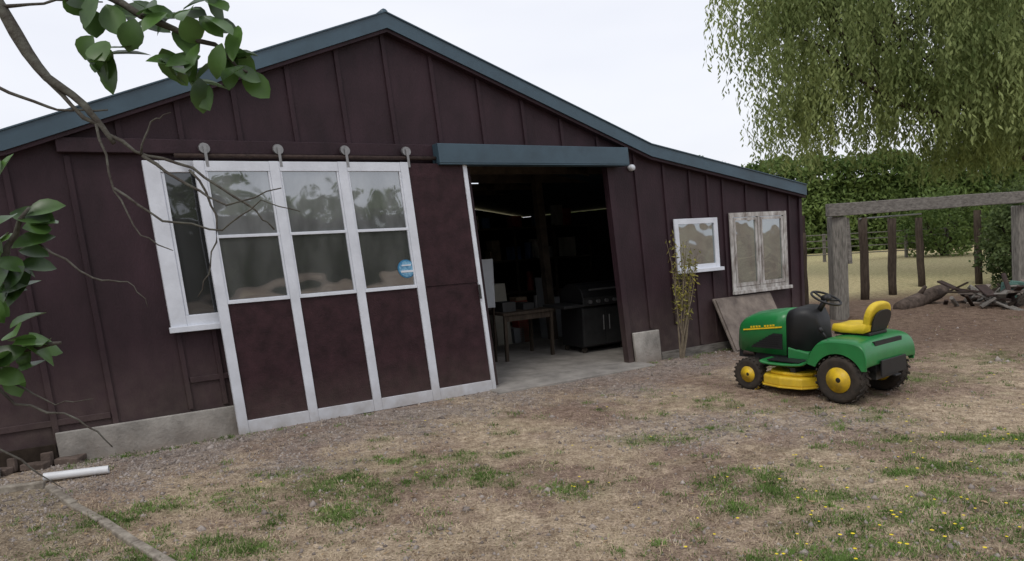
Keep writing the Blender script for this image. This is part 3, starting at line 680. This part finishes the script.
def hedge(name,A,B,w,h,n,ls,m,var=.10,fr=.35):
    g=grp(name,(0,0,0));A=np.array(A);B=np.array(B);L_=np.linalg.norm(B-A);d=(B-A)/L_;s=np.array([-d[1],d[0]])
    t=rng.uniform(0,1,n);face=rng.uniform(0,1,n);hh=np.array([h*(1+var*noise.noise(Vector((q*L_*fr,3,0)))+var*.8*noise.noise(Vector((q*L_*1.0,8,0)))) for q in t])
    z=np.where(face<.8,rng.uniform(0,1,n)**.85*hh,hh+rng.normal(0,.2,n))
    bulge=np.array([.5*noise.noise(Vector((q*L_*.8,zz*.8,5))) for q,zz in zip(t,z)])
    off=np.where(face<.8,-w/2+rng.normal(0,.18,n)-bulge-.3,rng.uniform(-w/2,w/2,n))
    P=np.stack([A[0]+d[0]*t*L_+s[0]*off,A[1]+d[1]*t*L_+s[1]*off,z],1)
    U=rvec(n);leaves('foliage',P,U*rng.uniform(.6,1.3,n)[:,None]*ls,perp(U)*ls*.5,m,g)
    R=Matrix.Translation((A[0],A[1],0))@Matrix.Rotation(math.atan2(d[1],d[0]),4,'Z')
    b=MB();b.box(0,L_,-w/2+.25,w/2,0,h*.85,R);b.out('core',mat(name+'_core',(.03,.045,.015),.95,.5,1.5,.5,10),g)
hedge('hedge',(2,40),(48,42),2.2,4.6,80000,.15,'hedge',.22,.25)
hedge('unseen_hedge',(-30,-12),(30,-14),2.0,3.8,9000,.28,'hedge',.3,.4)  # unseen hedge added behind the camera to darken the door pane reflections
def bush(name,c,r,h,n,ls,m):
    g=grp(name,c);v=rvec(n);rr=rng.uniform(.45,1.1,n)**.6
    f=np.array([1+.5*noise.noise(Vector(q*2.2)) for q in v]);P=v*(rr*f)[:,None]*np.array([r,r,h/2]);P[:,2]+=h/2
    P=P[P[:,2]>0];k=len(P);U=rvec(k);leaves('foliage',P,U*rng.uniform(.6,1.3,k)[:,None]*ls,perp(U)*ls*.5,m,g)
    b=MB()
    for i in range(9):
        a=random.uniform(0,6.28);b.tube([(0,0,-.05),(r*.3*math.cos(a),r*.3*math.sin(a),h*.4),(r*.6*math.cos(a),r*.6*math.sin(a),h*.8)],[.04,.03,.01],5)
    b.out('stems','bark',g)
bush('shrub',(10.35,14.9,0),.7,1.9,7000,.05,'bushl')
bush('shrub.001',(11.8,15.9,0),1.2,2.6,9000,.055,'bushl')
bush('shrub.002',(17.5,30,0),1.6,2.6,5000,.09,'hedge')
sg=grp('sapling',inbarn(2.50,-.2,0),ANG);b=MB();Cs=[]
for i in range(15):
    a=random.uniform(-.5,.55);bq=random.uniform(-.12,.05);h=random.uniform(1.0,1.6);pts=[]
    for t in range(6):
        q=t/5;pts.append((a*h*.45*q**1.1+.03*math.sin(q*5+i)+random.uniform(-.01,.01),bq*q+random.uniform(-.01,.01)-.02,h*q))
    b.tube(pts,[.011,.010,.008,.007,.005,.003],5)
    for k in range(30):
        q=random.uniform(.4,1);j=min(4,int(q*5));f_=q*5-j;p=Vector(pts[j]).lerp(Vector(pts[j+1]),f_)
        Cs.append(np.array(p)+rng.normal(0,.022,3))
b.out('stems',mat('sapling_stem',(.19,.155,.11),.9,.3,20),sg)
Cs=np.array(Cs);n=len(Cs);U=rvec(n);U[:,2]=np.abs(U[:,2])
leaves('leaves',Cs,U*rng.uniform(.02,.038,n)[:,None],perp(U)*.011,leafmat('sapling_leaf',(.15,.16,.04),(.48,.42,.10),.6,.35,6),sg)

# ------------------------------------------------------------------ OVERHANGING TREE
mg=grp('magnolia_tree',(0,0,0))
b=MB()
b.tube([(-2.9,1.3,-.1),(-2.8,1.4,.8),(-2.75,1.5,1.8),(-2.5,1.6,2.6)],[.11,.09,.075,.05],12)
def wob(pts,sub=4,a=.006):
    P_=[];pts=[Vector(p) for p in pts]
    for i in range(len(pts)-1):
        for k in range(sub): P_.append(pts[i].lerp(pts[i+1],k/sub)+Vector((random.uniform(-a,a),random.uniform(-a,a),random.uniform(-a,a))))
    P_.append(pts[-1]);return P_
def limb(pts,r0,r1,sub=4,a=.006):
    q=wob(pts,sub,a);b.tube(q,[(r0+(r1-r0)*i/(len(q)-1))*random.uniform(.88,1.15) for i in range(len(q))],7)
limb([(-2.6,1.55,2.35),(-2.0,1.75,2.5),(-1.5,1.85,2.42),(-1.26,1.9,2.28),(-1.17,1.9,2.10),(-1.06,1.9,2.00),(-.99,1.9,1.90)],.030,.005)
limb([(-1.9,1.78,2.48),(-1.4,1.9,2.5),(-1.05,1.9,2.33),(-.9,1.9,2.22),(-.72,1.9,2.13),(-.64,1.9,2.06)],.018,.003)
limb([(-2.78,1.45,1.0),(-2.1,1.7,1.25),(-1.5,1.85,1.5),(-1.3,1.9,1.62),(-1.22,1.9,1.75)],.03,.004)
limb([(-2.1,1.7,1.25),(-1.6,1.85,1.3),(-1.3,1.9,1.38),(-1.17,1.9,1.40)],.02,.004)
def twig(pts,r): limb(pts,r,r*.3,4,.005)
twig([(-1.17,1.9,2.10),(-1.06,1.9,1.97),(-.94,1.9,1.88),(-.80,1.9,1.83),(-.66,1.9,1.72),(-.6,1.9,1.66)],.006)
twig([(-.92,1.9,1.86),(-.8,1.88,1.78),(-.70,1.86,1.73),(-.56,1.85,1.76)],.0045)
twig([(-.80,1.9,1.82),(-.74,1.9,1.70),(-.76,1.88,1.58),(-.80,1.88,1.50)],.0035)
twig([(-1.03,1.9,1.96),(-.98,1.86,1.78),(-.92,1.85,1.66),(-.84,1.85,1.62)],.0035)
twig([(-.98,1.86,1.78),(-.86,1.86,1.70),(-.72,1.86,1.66),(-.62,1.86,1.73),(-.52,1.86,1.70)],.0035)
twig([(-.92,1.9,1.87),(-.90,1.9,1.95),(-.84,1.9,1.97)],.003)
twig([(-1.24,1.9,2.25),(-1.12,1.92,2.27),(-1.0,1.92,2.26)],.005)
twig([(-1.5,1.88,2.2),(-1.25,1.9,2.04),(-1.12,1.9,1.99),(-1.0,1.9,1.985)],.006)
twig([(-1.5,1.85,1.5),(-1.3,1.9,1.25),(-1.14,1.9,1.20),(-1.06,1.9,1.12)],.005)
twig([(-1.6,1.85,1.3),(-1.3,1.9,1.10),(-1.2,1.9,1.02)],.004)
twig([(-1.3,1.9,1.3),(-1.2,1.9,1.24),(-1.1,1.9,1.25)],.003)
twig([(-1.2,1.9,1.66),(-1.08,1.9,1.56),(-.98,1.9,1.55),(-.94,1.9,1.48)],.003)
b.out('branches','twig',mg,smooth=True)
V=[];F=[]
def bigleaf(base,d,up,L_,W2):
    base=Vector(base);d=Vector(d).normalized();s=d.cross(Vector(up)).normalized();n_=s.cross(d)
    k=len(V);prof=[(0,.04),(.12,.42),(.28,.78),(.48,1.0),(.68,.97),(.86,.62),(1,.04)];bend=random.uniform(.05,.3);fl=random.uniform(.12,.4)
    for t,w in prof:
        c=base+d*(t*L_)-n_*(bend*L_*t*t);fold=fl*w*W2
        V.append(c-s*w*W2+n_*fold);V.append(c);V.append(c+s*w*W2+n_*fold)
    for i in range(6):
        q=k+i*3;F.append((q,q+1,q+4,q+3));F.append((q+1,q+2,q+5,q+4))
def rosette(c,n_,L_=.105,dirb=(0,0,0)):
    for i in range(n_):
        a=rvec(1)[0];d=Vector((a[0]+dirb[0],a[1]*.7+dirb[1],a[2]*.8+dirb[2]));u=Vector((random.uniform(-.5,.5),random.uniform(-1.2,-.2),.8))
        c2=Vector(c)+Vector((random.uniform(-.03,.03),random.uniform(-.04,.04),random.uniform(-.03,.03)))
        bigleaf(c2,d,u,L_*random.uniform(.65,1.15),L_*random.uniform(.24,.33))
for c,k,dv_ in [((-1.0,1.9,2.26),6,(0,0,-.2)),((-.92,1.9,2.22),7,(.2,0,-.3)),((-.84,1.9,2.20),6,(.3,0,-.3)),((-.76,1.9,2.20),6,(.3,0,-.1)),((-.98,1.88,2.14),5,(-.2,0,-.5)),((-.80,1.9,2.08),6,(.1,0,-.4)),((-.70,1.9,2.12),6,(.5,0,-.4)),((-1.06,1.92,2.28),4,(-.2,0,.2)),((-.72,1.9,2.26),5,(.3,0,.2)),((-.88,1.9,2.30),5,(0,0,.1)),((-.76,1.9,2.04),3,(0,0,-.4)),((-1.0,1.9,2.10),3,(-.2,0,-.3)),((-.66,1.9,2.07),4,(.5,0,-.2)),((-.86,1.9,2.12),5,(0,0,-.3)),
  ((-1.30,1.9,1.83),4,(-.1,0,.1)),((-1.25,1.9,1.72),6,(.3,0,.1)),((-1.28,1.9,1.62),8,(.2,0,0)),((-1.3,1.9,1.52),8,(.1,0,0)),((-1.26,1.88,1.42),7,(.3,0,-.2)),((-1.32,1.9,1.36),6,(.1,0,-.2)),((-1.33,1.9,1.68),7,(0,0,0)),((-1.34,1.9,1.45),6,(0,0,0)),((-1.22,1.9,1.38),3,(.4,0,-.1))]:
    rosette(c,k,.098,dv_)
mesh('leaves',V,F,leafmat('magnolia_leaf',(.018,.042,.010),(.11,.22,.05),.35,.3,9,.5),mg,smooth=True)

# ------------------------------------------------------------------ WORLD, SUN, CAMERA
W=bpy.data.worlds.new('World');S.world=W;W.use_nodes=True;nt=W.node_tree;N=nt.nodes;L=nt.links;bg=N['Background']
el,az=math.radians(52),math.radians(200)
sk=N.new('ShaderNodeTexSky');sk.sky_type='NISHITA';sk.sun_disc=False;sk.sun_elevation=el;sk.sun_rotation=az;sk.dust_density=4
mx=N.new('ShaderNodeMix');mx.data_type='RGBA';mx.inputs[0].default_value=.88
L.new(sk.outputs[0],mx.inputs[6])
tc=N.new('ShaderNodeTexCoord');nn=N.new('ShaderNodeTexNoise');nn.inputs['Scale'].default_value=1.6;nn.inputs['Detail'].default_value=4;mp=N.new('ShaderNodeMapping');mp.inputs['Scale'].default_value=(1,1,3.5)
L.new(tc.outputs['Generated'],mp.inputs[0]);L.new(mp.outputs[0],nn.inputs[0])
rr=N.new('ShaderNodeValToRGB');rr.color_ramp.elements[0].position=.3;rr.color_ramp.elements[1].position=.7;rr.color_ramp.elements[0].color=(7.1,7.3,8.1,1);rr.color_ramp.elements[1].color=(8.3,8.4,8.8,1)
L.new(nn.outputs[0],rr.inputs[0]);L.new(rr.outputs[0],mx.inputs[7]);L.new(mx.outputs[2],bg.inputs[0]);bg.inputs[1].default_value=.125
sl=bpy.data.lights.new('sun','SUN');sl.energy=1.0;sl.angle=math.radians(14);sl.color=(1,.96,.9);so=link(bpy.data.objects.new('sun',sl))
dirv=Vector((math.sin(az)*math.cos(el),math.cos(az)*math.cos(el),math.sin(el)));so.rotation_euler=dirv.to_track_quat('Z','Y').to_euler();so.location=(0,0,20)
cam=bpy.data.cameras.new('camera');co=link(bpy.data.objects.new('camera',cam));cam.sensor_width=36;cam.lens=36*740/1024;cam.clip_end=1500;cam.clip_start=.05
r=math.atan(.055);p=math.atan(40.5/740)
R0=Vector((1,0,0));U0=Vector((0,math.sin(p),math.cos(p)));Fw=Vector((0,math.cos(p),-math.sin(p)))
Rt=R0*math.cos(r)-U0*math.sin(r);Up=R0*math.sin(r)+U0*math.cos(r)
mt=Matrix((Rt,Up,-Fw)).transposed().to_4x4();mt.translation=Vector((0,0,1.6));co.matrix_world=mt
S.camera=co
